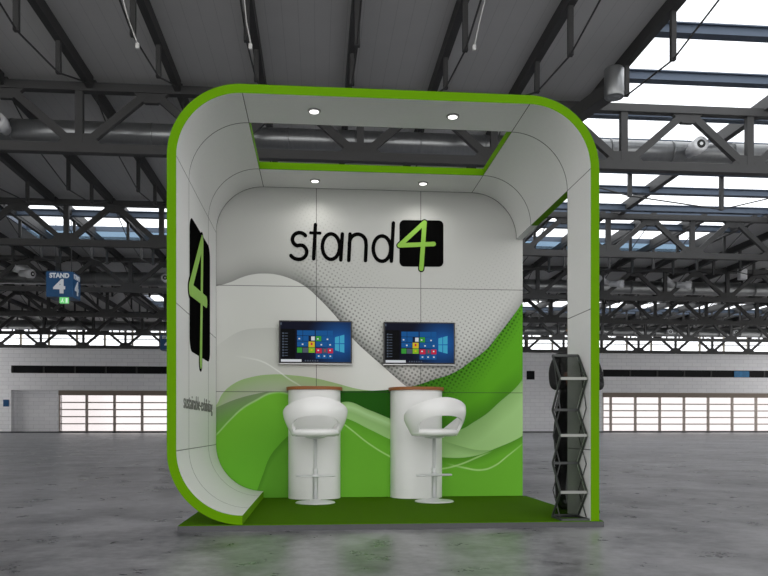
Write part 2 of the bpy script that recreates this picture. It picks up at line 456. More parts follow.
def make_tv():
    t = thing('wall_screen', '', 'screen', (-.507, 1.999, 1.268), 0, 'screens on the back wall')
    L = lambda a: a
    bm = bm_new(); box(bm, -.343, .343, -.052, -.018, 0, .402, bev=.004); obj('casing', bm, BEZ, t, world=False)
    bm = bm_new(); box(bm, -.346, .346, -.055, -.016, -.010, .0, bev=.002); obj('trim', bm, TRIM, t, world=False)['label'] = 'silver bottom trim'
    bm = bm_new(); box(bm, -.12, .12, -.018, 0, .1, .3); obj('bracket', bm, BEZ, t, world=False)
    bm = bm_new()
    quad(bm, [(-.331, -.0525, .013), (.331, -.0525, .013), (.331, -.0525, .391), (-.331, -.0525, .391)], 0)
    U = lambda u: -.343 + (u - 48) / 664 * .686
    Vv = lambda v: .402 - (v - 42) / 383 * .402
    def q(u0, u1, v0, v1, mi, d=.0005):
        quad(bm, [(U(u0), -.0526-d, Vv(v1)), (U(u1), -.0526-d, Vv(v1)), (U(u1), -.0526-d, Vv(v0)), (U(u0), -.0526-d, Vv(v0))], mi+1)
    q(62, 196, 118, 385, 7, .0002)
    for k in range(9): q(78, 92 , 150 + k*25, 164 + k*25, 9)
    for k in range(9): q(98, 128, 154 + k*25, 160 + k*25, 9)
    q(60, 74, 62, 82, 9)
    q(66, 252, 390, 412, 6)                       # search field
    for k in range(6): q(282 + k*22, 294 + k*22, 396, 408, 9)
    # tile groups
    for (u, v, w_, h_, mi) in ((212,130,50,46,0),(266,130,106,46,0),(212,180,50,46,0),(266,180,50,46,0),(340,184,32,36,6),(212,230,100,46,0),(316,230,56,50,3),
                               (212,284,46,46,2),(262,284,50,46,9),(316,284,56,46,5),
                               (382,130,104,46,0),(490,130,48,46,0),(382,180,50,46,2),(436,180,102,46,0),(382,230,104,46,0),(490,230,48,46,0),
                               (382,290,54,44,4),(440,290,46,44,9),(490,290,48,44,4),(382,338,50,44,0),(436,338,50,44,0),(490,338,48,44,0)):
        q(u, u + w_, v, v + h_, mi)
    for (u, v) in ((232,205),(262,255),(400,205),(488,208),(432,258),(512,258),(404,308),(512,308),(408,360),(460,360),(514,360)): q(u-7, u+7, v-6, v+6, 6, .0009)
    q(335, 352, 240, 262, 4, .0009); q(335, 352, 300, 312, 3, .0009); q(440,486,290,334,9,.0007); q(460,470,300,320,4,.0009)
    # four glowing panes in perspective
    def pane(p): quad(bm, [(U(u), -.0535, Vv(v)) for u, v in p], 9)
    pane([(556,244),(594,243),(594,178),(556,190)][::-1]); pane([(600,243),(642,242),(642,165),(600,177)][::-1])
    pane([(556,250),(594,250),(594,316),(556,306)][::-1]); pane([(600,250),(642,250),(642,328),(600,318)][::-1])
    o = obj('display', bm, [WALLP] + TILE_M, t, world=False, recalc=False); o['label'] = 'lit display with a menu of coloured tiles'
    return t
tv = make_tv(); tv['label'] = 'left wall screen above the left counter, showing a tiled start menu'
dup(tv, (.480, 1.999, 1.267), 'right wall screen above the right counter, showing a tiled start menu')

# ================================================================== COUNTERS
def dshape(hw, dep, n=40, e=2.6):
    o = []
    for k in range(n+1):
        a = PI + PI*k/n
        c, s = math.cos(a), math.sin(a)
        o.append((hw*math.copysign(abs(c)**(2/e), c), dep*math.copysign(abs(s)**(2/e), s)))
    return o
def make_counter():
    t = thing('counter', '', 'counter', (-.518, 1.998, 0), 0, 'counters against the back wall')
    bm = bm_new(); prism(bm, dshape(.246, .235), lambda u, v, k: (u, v, 0 if k else 1.013))
    o = obj('body', bm, COUNTERW, t, world=False)
    for p in o.data.polygons: p.use_smooth = abs(p.normal.z) < .5
    o.data.set_sharp_from_angle(angle=math.radians(40)); o['label'] = 'white curved body'
    bm = bm_new(); prism(bm, dshape(.264, .255), lambda u, v, k: (u, v, 1.013 if k else 1.042))
    o = obj('worktop', bm, WOOD, t, world=False); o['label'] = 'thin wooden top'
    return t
ct = make_counter(); ct['label'] = 'left white D-shaped counter with wooden top, behind the left stool'
dup(ct, (.452, 1.998, 0), 'right white D-shaped counter with wooden top, behind the right stool')

# ================================================================== STOOLS
def make_stool():
    t = thing('bar_stool', '', 'bar stool', (-.508, 1.453, 0), 0, 'white bar stools in front of the counters')
    bm = bm_new(); lathe(bm, [(.172, 0), (.174, .006), (.165, .012), (.06, .022), (.03, .034), (.026, .036)], n=48); obj('base', bm, CHROME, t, world=False)
    bm = bm_new(); lathe(bm, [(.0235, .03), (.0235, .30), (.0235, .301), (.017, .304), (.017, .58)], n=24); obj('column', bm, CHROME, t, world=False)
    bm = bm_new()
    tube(bm, [(.165*math.copysign(abs(math.cos(a))**.5, math.cos(a)), .04*math.sin(a), .238) for a in [2*PI*(k+.5)/40 for k in range(40)]], .0085, 8, closed=True)
    lathe(bm, [(.025, .222), (.03, .226), (.03, .252), (.025, .256)], n=20)
    obj('footrest', bm, CHROME, t, world=False)
    bm = bm_new(); lathe(bm, [(.05, .565), (.09, .575), (.09, .583), (.02, .585)], n=24)
    obj('seat_plate', bm, CHROME, t, world=False)
    # seat cushion
    bm = bm_new(); lathe(bm, [(.05, .582), (.17, .584), (.205, .596), (.218, .616), (.215, .634), (.195, .648), (.12, .654), (.01, .655)], n=48); obj('seat', bm, WPLAST, t, world=False)
    # wrap-around back: a band from the back over both sides to the seat front, with an oval opening at the back
    bm = bm_new(); NT, NV = 64, 12; A0 = math.radians(142); grid = []
    for i in range(NT+1):
        a = -A0 + 2*A0*i/NT; f = abs(a) / A0
        top = .925 - .315*(f**1.75)
        hole = math.radians(62)
        low = .588
        if abs(a) < hole: low = .588 + .176*math.sqrt(max(0, 1 - (a/hole)**2))**.8
        low = min(low, top - .02)
        rowp = []
        for j in range(NV+1):
            z = low + (top - low)*j/NV
            s = (z - .588) / .357
            r = .20 + .085*math.sin(min(1.0, s*1.55)*PI/2) - .30*max(0, s-.62)**2
            rowp.append(bm.verts.new((r*math.sin(a)*1.0, -r*math.cos(a)*.98, z)))
        grid.append(rowp)
    for i in range(NT):
        for j in range(NV): bm.faces.new((grid[i][j], grid[i+1][j], grid[i+1][j+1], grid[i][j+1])).smooth = True
    o = obj('backrest', bm, WPLAST, t, world=False)
    sm = o.modifiers.new('thick', 'SOLIDIFY'); sm.thickness = .024; sm.offset = -1
    bv = o.modifiers.new('round', 'BEVEL'); bv.width = .008; bv.segments = 3; bv.limit_method = 'ANGLE'
    return t
st = make_stool(); st['label'] = 'white bar stool with wrap-around back at the left counter'
st.rotation_euler = (0, 0, math.radians(3))
dup(st, (.549, 1.477, 0), 'white bar stool turned slightly aside at the right counter', math.radians(14))

# ================================================================== BROCHURE RACK
def tint_material():
    m = bpy.data.materials.new('smoked acrylic'); m.use_nodes = True; g = G(m); n = g.n
    n.remove(n['Principled BSDF'])
    tr = n.new('ShaderNodeBsdfTransparent'); gl = n.new('ShaderNodeBsdfGlossy'); mx = n.new('ShaderNodeMixShader')
    g.put(tr.inputs[0], g.mix(g.noise(5), (.44,.45,.44,1), (.50,.51,.50,1)))
    gl.inputs['Roughness'].default_value = .2; gl.inputs[0].default_value = (.6,.6,.6,1); mx.inputs[0].default_value = .035
    g.l.new(tr.outputs[0], mx.inputs[1]); g.l.new(gl.outputs[0], mx.inputs[2]); g.l.new(mx.outputs[0], n['Material Output'].inputs[0])
    return m
SMOKE = tint_material()
RX0, RX1, RYF, RYB = 1.232, 1.424, .045, .225
rack = thing('brochure_rack', 'dark folding zigzag brochure rack standing inside the right pillar', 'brochure rack', (1.328, .13, 0))
ZN = [(RYB, 1.19), (RYF, 1.01), (RYB, .79), (RYF, .605), (RYB, .40), (RYF, .20), (RYB, .015)]
for i, ((ya, za), (yb, zb)) in enumerate(zip(ZN, ZN[1:])):
    bm = bm_new(); bar(bm, (RX0+.012, (ya+yb)/2, (za+zb)/2), (RX1-.012, (ya+yb)/2, (za+zb)/2), math.hypot(yb-ya, zb-za)*.97, .004, up=Vector((0, za-zb, yb-ya)))
    obj('shelf_panel', bm, SMOKE, rack)
    for x in (RX0, RX1):
        bm = bm_new(); bar(bm, (x, ya, za), (x, yb, zb), .011, .016)
        obj('side_rail', bm, DARKMETAL, rack)
for (ya, za) in ZN:
    bm = bm_new(); bar(bm, (RX0, ya, za), (RX1, ya, za), .02, .02)
    obj('cross_bar', bm, LIGHTMETAL if ya == RYF else DARKMETAL, rack)
ZM = [(RYF-.0, 1.01), (RYB+.02, 1.0), ]
for x in (RX0+.004, RX1+.004):
    bm = bm_new()
    zz = [(RYB, 1.19), (RYB + .06, .98), (RYF + .08, .80), (RYB + .06, .60), (RYF + .08, .40), (RYB + .06, .21), (RYF + .08, .02)]
    zz = [(RYB, 1.19), (RYF+.02, .80), (RYB, .60), (RYF+.02, .40), (RYB, .20), (RYF+.02, .02)]
    tube(bm, [(x, a, b_) for a, b_ in zz], .0042, 6)
    obj('scissor_rail', bm, DARKMETAL, rack)
bm = bm_new()
bar(bm, (RX0, .02, .008), (RX1+.01, .02, .008), .02, .014); bar(bm, (RX0, RYB, .008), (RX1, RYB, .008), .02, .014)
bar(bm, (RX0, .02, .008), (RX0, RYB, .008), .016, .014); bar(bm, (RX1, .02, .008), (RX1, RYB, .008), .016, .014)
obj('base_frame', bm, DARKMETAL, rack)

# ================================================================== PERSON (standing behind the right pillar)
def make_person():
    px, py = 1.598, .78
    t = thing('person', 'person in black clothes with folded arms, standing behind the right pillar', 'person', (px, py, FL))
    B = -FL   # the platform is higher than the floor by this
    V, E, Rr = [], [], []
    def add(p, r, par=None):
        V.append(p); Rr.append(r if isinstance(r, tuple) else (r, r))
        if par is not None: E.append((par, len(V)-1))
        return len(V)-1
    pel = add((0,0,.84), (.135,.10)); wa = add((0,0,.98), (.125,.095), pel); ch = add((0,.0,1.13), (.15,.11), wa)
    up = add((0,.01,1.255), (.12,.085), ch); nb = add((0,.01,1.335), (.052,.055), up); nk = add((0,0,1.385), (.047,.05), nb)
    jaw = add((.012,-.015,1.435), (.055,.068), nk); hd = add((.02,-.005,1.50), (.072,.09), jaw); cr = add((.02,.0,1.565), (.058,.07), hd)
    for s in (-1, 1):
        sh = add((s*.135, .01, 1.265), .056, up); ua = add((s*.175, 0, 1.19), .05, sh); el = add((s*.19, -.04, 1.03), .043, ua)
        fo = add((s*.10, -.16, 1.06), .038, el)
        wr = add((-s*.02, -.185 - .03*(s > 0), 1.085), .029, fo); pm_ = add((-s*.075, -.175 - .035*(s > 0), 1.105), (.026,.036), wr)
        hp = add((s*.085, 0, .80), .095, pel); th = add((s*.105, 0, .62), .082, hp)
        zf = B if s < 0 else 0
        kn = add((s*.115, -.01, .44 + zf), .056, th); ca = add((s*.12, .005, .27 + zf), .052, kn); an = add((s*.12, .015, .075 + zf), .038, ca)
        ft = add((s*.125, -.06, .04 + zf), (.042,.034), an); add((s*.13, -.14, .03 + zf), (.038,.026), ft)
        add((s*.12, .05, .035 + zf), .034, an)
    me = bpy.data.meshes.new('body'); me.from_pydata(V, E, [])
    o = bpy.data.objects.new('body', me); COL.objects.link(o)
    sk = o.modifiers.new('skin', 'SKIN'); sk.use_smooth_shade = True
    for i, d in enumerate(me.skin_vertices[0].data): d.radius = Rr[i]; d.use_root = (i == 0)
    o.modifiers.new('sub', 'SUBSURF').levels = 2
    dg = bpy.context.evaluated_depsgraph_get(); me2 = bpy.data.meshes.new_from_object(o.evaluated_get(dg))
    bpy.data.objects.remove(o)
    bm = bm_new(); bm.from_mesh(me2)
    # fingers and thumbs
    for s in (-1, 1):
        bx, by, bz = -s*.075, -.175 - .035*(s > 0), 1.105
        for k, L in enumerate((.05, .058, .055, .042)):
            zz = bz + .027 - .018*k
            pts = [(bx + s*.02, by, zz), (bx - s*.03, by - .004, zz + .003), (bx - s*(.03 + L*.5), by + .004, zz + .004), (bx - s*(.03 + L*.9), by + .022, zz + .002)]
            tube(bm, pts, [.009, .0092, .0085, .0065], 8)
        tube(bm, [(bx + s*.03, by - .012, bz + .03), (bx + s*.005, by - .02, bz + .052), (bx - s*.02, by - .02, bz + .062)], [.011, .0105, .007], 8)
    # nose, ears
    tube(bm, [(.02, -.088, 1.505), (.02, -.108, 1.478), (.02, -.09, 1.470)], [.008, .014, .01], 8)
    for s in (-1, 1): tube(bm, [(.02+s*.070, .0, 1.515), (.02+s*.079, .008, 1.50), (.02+s*.072, .0, 1.470)], [.008, .014, .008], 8)
    for f in bm.faces:
        c = f.calc_center_median(); f.smooth = True
        hand = abs(c.x) < .19 and c.y < -.13 and 1.03 < c.z < 1.2
        skin = c.z > 1.345
        if hand:
            for s in (-1, 1):
                wx = -s*.035; off = -.175 - .035*(s > 0)
                if (c.x - wx)*(-s) > 0 and abs(c.y - off) < .045 and (c.x*(-s)) > .035 and (s > 0 or c.x < .12): skin = True
        f.material_index = 0 if skin else (1 if c.z > .82 else (2 if c.z > .13 else 3))
    SK = pm('skin', rgb(176,124,98), .5, 0, 12, .05)
    o = obj('body', bm, [SK, pm('black jacket cloth', rgb(20,20,22), .85, 0, 30, .2), pm('black trouser cloth', rgb(17,17,19), .9, 0, 40, .2), pm('black shoe leather', rgb(14,14,14), .4, 0, 20, .2)], t, world=False, recalc=True)
    # hair, eyes, mouth
    bm = bm_new(); bmesh.ops.create_uvsphere(bm, u_segments=24, v_segments=16, radius=1)
    for v in list(bm.verts):
        if v.co.z < -.35 or (v.co.y < -.45 and v.co.z < .45): bm.verts.remove(v)
    for v in bm.verts: v.co = Vector((.02 + v.co.x*.088, .006 + v.co.y*.107, 1.525 + v.co.z*.094))
    h = obj('hair', bm, pm('dark brown hair', rgb(34,26,22), .6, 0, 60, .3), t, world=False, smooth=True)
    sm = h.modifiers.new('thick', 'SOLIDIFY'); sm.thickness = .012
    for s in (-1, 1):
        bm = bm_new(); bmesh.ops.create_uvsphere(bm, u_segments=12, v_segments=8, radius=.011, matrix=Matrix.Translation((.02 + s*.03, -.086, 1.512)))
        obj('eye', bm, pm('eye white', rgb(220,216,210), .2), t, world=False, smooth=True)
    bm = bm_new(); tube(bm, [(-.002, -.078, 1.447), (.02, -.087, 1.446), (.042, -.078, 1.447)], [.003, .006, .003], 8)
    obj('mouth', bm, pm('lips', rgb(150,84,76), .5), t, world=False)
make_person()

# ================================================================== HALL
def floor_material():
    m, g, b = new_mat('polished dark concrete', .3, 0, .45)
    n1 = g.noise(.3, 6, (1, .6, 1), .62); n2 = g.noise(2.4, 8, (1, .9, 1), .7); n3 = g.noise(14, 5, None, .6)
    n4 = g.noise(1.1, 9, (1, .8, 1), .72)
    f = ((n1 - .5) * 1.6 + (n2 - .5) * 2.2 + (n4 - .5) * 2.4 + (n3 - .5) * .8 + .5).clamp()
    col = g.mix(f, rgb(66,66,70), rgb(160,160,164))
    g.put(b.inputs['Base Color'], col)
    g.put(b.inputs['Roughness'], (.18 + n2 * .24))
    bn = g.n.new('ShaderNodeBump'); bn.inputs['Strength'].default_value = .12; bn.inputs['Distance'].default_value = .02
    g.put(bn.inputs['Height'], n2); g.l.new(bn.outputs[0], b.inputs['Normal'])
    return m
bm = bm_new(); quad(bm, [(-60, -22, FL), (86, -22, FL), (86, 118, FL), (-60, 118, FL)])
struct(obj('floor', bm, floor_material()))

ZR = 15.95     # roof underside
TY = [28.7, 46.0, 63.0, 78.3, 94.5, 110.7]
JX0, JS = .86, 3.735
def roof_material():
    m, g, b = new_mat('dark grey roof deck', .8)
    x, y, z = g.xyz()
    ribs = (x * (2*PI/1.2)).sin().abs().lt(.06)
    n = g.noise(.5, 5)
    g.put(b.inputs['Base Color'], g.mix(ribs * .5, g.mix(n, rgb(200,200,199), rgb(212,211,209)), rgb(172,172,172)))
    return m
ROOF = roof_material()
SKY_R = [  # skylight openings x0, x1, y0, y1
    (12.25, 31.5, 8.0, 47.2), (-22.9, 31.5, 47.2, 57.6), (-20.5, 62.0, 83.0, 92.0),
    (-9.0, 11.0, 64.8, 76.5), (-5.0, 8.0, 40.0, 45.0), (-14.0, 20.0, 96.5, 109.0)]  # this row: unseen openings, added to brighten the back of the hall
def roof_cells():
    xs = sorted({-58, 84, *[v for s in SKY_R for v in s[:2]]}); ys = sorted({-20.0, 113.4, *[v for s in SKY_R for v in s[2:]]})
    bm = bm_new()
    for x0, x1 in zip(xs, xs[1:]):
        for y0, y1 in zip(ys, ys[1:]):
            cx, cy = (x0+x1)/2, (y0+y1)/2
            if any(s[0] < cx < s[1] and s[2] < cy < s[3] for s in SKY_R): continue
            box(bm, x0, x1, y0, y1, ZR, ZR + .25)
    return bm
struct(obj('ceiling', roof_cells(), ROOF))
BLUESTEEL = pm('blue grey glazing bar', rgb(84,96,112), .5, .2, 2, .1)
def glass_material(name, a, bcol):
    m = bpy.data.materials.new(name); m.use_nodes = True; g = G(m); n = g.n
    n.remove(n['Principled BSDF'])
    tr = n.new('ShaderNodeBsdfTransparent'); gl = n.new('ShaderNodeBsdfGlossy'); mx = n.new('ShaderNodeMixShader')
    g.put(tr.inputs[0], g.mix(g.noise(.4), a, bcol))
    gl.inputs['Roughness'].default_value = .1; mx.inputs[0].default_value = .05
    g.l.new(tr.outputs[0], mx.inputs[1]); g.l.new(gl.outputs[0], mx.inputs[2]); g.l.new(mx.outputs[0], n['Material Output'].inputs[0])
    return m
GLASS = glass_material('skylight glass', (.95,.97,1,1), (.98,.99,1,1))
DGLASS = glass_material('milky door glass', (.70,.672,.675,1), (.72,.70,.70,1))
def skylight(n, s, bars_x, bars_y, curb=.35):
    x0, x1, y0, y1 = s
    bm = bm_new(); box(bm, x0, x1, y0, y1, ZR + curb, ZR + curb + .02)
    w = struct(obj('window_%d' % n, bm, GLASS))
    bm = bm_new(); t = .12
    box(bm, x0, x0+t, y0, y1, ZR-.02, ZR+curb); box(bm, x1-t, x1, y0, y1, ZR-.02, ZR+curb); box(bm, x0, x1, y0, y0+t, ZR-.02, ZR+curb); box(bm, x0, x1, y1-t, y1, ZR-.02, ZR+curb)
    obj('window_frame', bm, BLUESTEEL, w)
    for y in bars_y:
        bm = bm_new(); box(bm, x0, x1, y-.08, y+.08, ZR-.38, ZR-.02); box(bm, x0, x1, y-.2, y+.2, ZR-.05, ZR); box(bm, x0, x1, y-.22, y+.22, ZR-.43, ZR-.38); obj('glazing_bar', bm, BLUESTEEL, w)
    for x in bars_x:
        bm = bm_new(); box(bm, x-.18, x+.18, y0, y1, ZR-.35, ZR+.25); obj('glazing_bar', bm, STEEL, w)
    return w
sky1 = skylight(1, SKY_R[0], [20.6], [11.0+3.735*k for k in range(10)])
sky2 = skylight(2, (-22.9, 31.5, 47.2, 54.9), [JX0 + JS*k for k in range(-6, 9)], [49.3])
skylight(8, (-9.0, 11.0, 64.8, 76.5), [], [70.6])  # added skylight, hidden by the stand, lets extra light into the rear bays
skylight(9, (-5.0, 8.0, 40.0, 45.0), [], [])  # invented roof opening behind the stand, only there for more light
skylight(10, (-14.0, 20.0, 96.5, 109.0), [], [102.7])  # another unseen skylight, put in to lift the farthest bay
TGLASS = glass_material('blue tinted roof glass', (.33,.41,.49,1), (.40,.49,.57,1))
bm = bm_new(); box(bm, -22.9, 31.5, 54.9, 57.6, ZR, ZR + .02); obj('tinted_pane', bm, TGLASS, sky2)['label'] = 'strip of blue tinted glass'
skylight(3, SKY_R[2], [JX0 + JS*k for k in range(-5, 17)], [87.5])

bm = bm_new(); tube(bm, [(12.4, 37.4, 15.5), (17.7, 37.4, 14.25), (23.3, 37.4, 13.6), (31, 37.4, 15.5)], .04, 6); obj('tie_rod', bm, STEEL, sky1)
for x, z in ((17.7, 14.2), (23.3, 13.55)):
    bm = bm_new(); box(bm, x-.11, x+.11, 37.3, 37.5, z, 15.9); obj('tie_post', bm, STEEL, sky1)

# ---- roof trusses: nodes every 6.13 m, one object each
NX, NS = 1.42, 6.13
ZB, ZT = 12.65, 15.70
def make_truss(y, k0, k1, label):
    t = thing('roof_truss', label, 'roof truss', (NX, y, ZB), 0, 'roof trusses across the hall')
    xa, xb = NX + NS*k0 - NS/2, NX + NS*k1 + NS/2
    zb, zt = ZB + .2, ZT - .18
    bm = bm_new(); box(bm, xa, xb, y-.2, y+.2, ZT-.36, ZT)
    for k in range(k0, k1 + 2):
        x = NX + NS*(k - .5)
        prism(bm, [(x-.75, ZT-.35), (x-.28, ZT-.78), (x+.28, ZT-.78), (x+.75, ZT-.35)], lambda u, v, q: (u, y - .12 + .24*q, v))
    obj('top_chord', bm, STEEL, t)
    bm = bm_new(); box(bm, xa, xb, y-.2, y+.2, ZB, ZB+.4)
    for k in range(k0, k1 + 1):
        x = NX + NS*k
        prism(bm, [(x-.95, ZB+.38), (x-.5, ZB+.85), (x+.5, ZB+.85), (x+.95, ZB+.38)], lambda u, v, q: (u, y - .12 + .24*q, v))
    obj('bottom_chord', bm, STEEL, t)
    dm = None
    for k in range(k0, k1 + 1):
        x = NX + NS*k
        bm = bm_new(); box(bm, x-.16, x+.16, y-.14, y+.14, zb+.15, zt-.15); obj('post', bm, STEEL, t)
        for s in (-1, 1):
            bm = bm_new(); bar(bm, (x + s*.25, y, zb+.2), (x + s*(NS/2-.2), y, zt-.2), .26, .34); obj('diagonal', bm, STEEL, t)
    return t
make_truss(TY[0], -6, 6, 'nearest and largest grey steel roof truss, crossing close above and behind the stand')
make_truss(TY[1], -4, 6, 'second steel roof truss from the front, one row behind the nearest')
make_truss(TY[2], -5, 8, 'third steel roof truss from the front, level with the blue hanging cube sign')
make_truss(TY[3], -6, 9, 'fourth steel roof truss from the front, directly below the row with the blue cube')
make_truss(TY[4], -7, 11, 'fifth steel roof truss from the front, next to last before the far wall')
make_truss(TY[5], -8, 13, 'farthest steel roof truss, in front of the high window strip of the far wall')

# ---- roof joists with tie rods
JOIST = pm('dark roof joist steel', rgb(62,62,62), .6, 0, 2, .12)
def joist_proto(L):
    t = thing('roof_joist', '', 'roof joist', (0, 0, 0), 0, '')
    bm = bm_new(); box(bm, -.14, .14, -L/2, L/2, -.52, 0); obj('beam', bm, JOIST, t, world=False)
    q = L/4
    for y, z in ((-q, -1.75), (0, -2.25), (q, -1.75)):
        bm = bm_new(); box(bm, -.09, .09, y-.09, y+.09, z, -.5); obj('strut', bm, JOIST, t, world=False)
    bm = bm_new(); tube(bm, [(0, -L/2+.6, -.5), (0, -q, -1.72), (0, 0, -2.22), (0, q, -1.72), (0, L/2-.6, -.5)], .035, 6); obj('tie_rod', bm, JOIST, t, world=False)
    return t
CAM = (-.4872, -5.1734, .6554); YAW = .0879
def side_of_stand(x, y):      # where a spot of the roof falls beside the stand, seen from the visitor's side
    dx, dy = x - CAM[0], y - CAM[1]; a = math.atan2(dx, dy) - YAW
    return 'left' if a < -.285 else ('right' if a > .278 else 'behind')
ORD = ['first','second','third','fourth','fifth','sixth','seventh','eighth','ninth','tenth','eleventh','twelfth','thirteenth','fourteenth','fifteenth','sixteenth','seventeenth','eighteenth','nineteenth','twentieth']
bays = [(12.3, TY[0])] + list(zip(TY, TY[1:]))
rng = [(-4, 3), (-7, 8), (-8, 10), (-10, 14), (-11, 17), (-12, 20)]
BN = ['', 'between the nearest and second trusses', 'between the second and third trusses', 'between the third and fourth trusses', 'between the fourth and fifth trusses', 'between the fifth and farthest trusses']
for bi, (ya, yb) in enumerate(bays):
    L = yb - ya - .3; ym = (ya + yb)/2; proto = None
    xs = [JX0 + JS*k for k in range(rng[bi][0], rng[bi][1] + 1)]
    if bi == 0: lab = {x: '%s dark roof joist from the left, in front of the nearest truss' % ORD[i] for i, x in enumerate(xs)}
    else:
        lab = {}; L_ = [x for x in xs if side_of_stand(x, ym) == 'left'][::-1]; R_ = [x for x in xs if side_of_stand(x, ym) == 'right']; B_ = [x for x in xs if side_of_stand(x, ym) == 'behind']
        for i, x in enumerate(L_): lab[x] = '%s roof joist out to the left of the stand %s' % (ORD[i], BN[bi])
        for i, x in enumerate(R_): lab[x] = '%s roof joist out to the right of the stand %s' % (ORD[i], BN[bi])
        for i, x in enumerate(B_): lab[x] = '%s roof joist from the left behind the stand %s' % (ORD[i], BN[bi])
    for x in xs:
        if any(s[0] + .6 < x < s[1] - .6 and s[2] < ym < s[3] for s in SKY_R[:1]): 
            continue
        if proto is None:
            proto = joist_proto(L); proto['group'] = 'roof joists ' + (BN[bi] or 'in front of the nearest truss'); o = proto
            proto.location = (x, ym, ZR); proto['label'] = lab[x]
        else: dup(proto, (x, ym, ZR), lab[x])

# ---- ventilation ducts
def nozzle(bm, p, d, r, L):
    p, d = Vector(p), Vector(d).normalized()
    tube(bm, [p, p + d*L*.55, p + d*L*.6, p + d*L, p + d*L], [r*.72, r*.72, r, r, r*.8], 24)
    tube(bm, [p + d*(L-.02), p + d*(L+.03)], [r*.55, r*.55], 20, 1); tube(bm, [p + d*(L), p + d*(L+.05)], [r*.22, r*.22], 16, 0)
DARKIN = pm('dark nozzle throat', rgb(30,30,30), .6)
BRIGHT = pm('white nozzle rim', rgb(225,226,228), .4, 0, 5, .05)
def make_duct(y, xa, xb, zc, r, noz, label):
    t = thing('ventilation_duct', label, 'ventilation duct', (NX, y, zc), 0, 'ventilation ducts behind the trusses')
    bm = bm_new(); tube(bm, [(xa, y, zc), (xb, y, zc)], r, 32)
    x = xa
    while x < xb:
        tube(bm, [(x, y, zc), (x + .08, y, zc)], r + .025, 32); x += 3.1
    obj('pipe', bm, SILVER, t)
    for (x, kind) in noz:
        bm = bm_new()
        if kind == 'jet':
            nozzle(bm, (x, y, zc - .12), (0, -1, 0), .36, 1.5)
            o = obj('nozzle', bm, [BRIGHT, DARKIN], t)
        elif kind == 'side':
            tube(bm, [(x - .9, y - .1, zc + .2), (x - 2.4, y - 1.6, zc + .5)], .34, 20)
            nozzle(bm, (x - 1.6, y - 2.2, zc - .1), (.95, -.4, -.1), .38, 1.3)
            o = obj('nozzle', bm, [BRIGHT, DARKIN], t)
    return t
d1 = make_duct(30.3, -36, 42, 14.18, .5, [(-14.4, 'jet'), (17.5, 'jet')], 'silver round ventilation duct running just behind the nearest truss')
bm = bm_new()
bar(bm, (9.6, 29.9, 14.0), (11.35, 24.4, 14.35), .55, .55)
o = obj('branch_duct', bm, STEEL, d1)
bm = bm_new(); lathe(bm, [(.16, -.66), (.2, -.62), (.3, -.58), (.36, -.62), (.385, -.58), (.385, .1), (.385, .5), (.34, .56), (.1, .58)], (11.33, 24.0, 14.5), 32)
obj('nozzle', bm, [SILVER, DARKIN], d1)['label'] = 'large downward drum nozzle'
make_duct(64.6, -42, 50, 14.16, .62, [(-14.0, 'jet'), (-24.5, 'side'), (28.0, 'side'), (34.5, 'side')], 'silver ventilation duct behind the third truss with white nozzles')
make_duct(96.2, -56, 75, 14.1, .62, [(48.0, 'jet'), (57.5, 'jet')], 'distant ventilation duct behind the fifth truss')

# ---- cables dropping along the nearest joists
CABLE = pm('white power cable', rgb(225,225,222), .5, 0, 5, .03)
for (x0, z0, x1, z1, lab) in ((-7.1, 15.0, -6.57, 13.35, 'white cable with plug hanging left above the stand, beside the second visible tie rod'), (-3.1, 15.1, -2.88, 13.5, 'white cable hanging over the top left corner of the stand'),
                              (5.1, 15.45, 4.72, 13.8, 'white cable hanging over the right half of the stand top')):
    t = thing('hanging_cable', lab, 'cable', (x1 + .16, 20.3, z1), 0, 'white cables under the nearest joists')
    bm = bm_new(); tube(bm, [(x0 - (x1-x0)*.35 + .16, 20.3, ZR - .3), (x0 + .16, 20.3, z0), ((x0+x1)/2 + .13, 20.3, (z0+z1)/2 - .05), (x1 + .16, 20.3, z1)], .022, 6); obj('cord', bm, CABLE, t)
    bm = bm_new(); box(bm, x1 + .09, x1 + .21, 20.24, 20.36, z1 - .16, z1 + .02, bev=.02); obj('plug', bm, CABLE, t)
# hanging lamp on the right
t = thing('hanging_lamp', 'white box lamp hanging on a rod among the trusses at far right', 'lamp', (38.8, 61.5, 14.6))
bm = bm_new(); tube(bm, [(38.8, 61.5, 15.4), (38.8, 61.5, 17.0 if False else 15.95)], .04, 8); obj('rod', bm, STEEL, t)
bm = bm_new(); box(bm, 38.45, 39.15, 61.2, 61.8, 14.45, 15.45, bev=.08); obj('lamp_box', bm, BRIGHT, t)

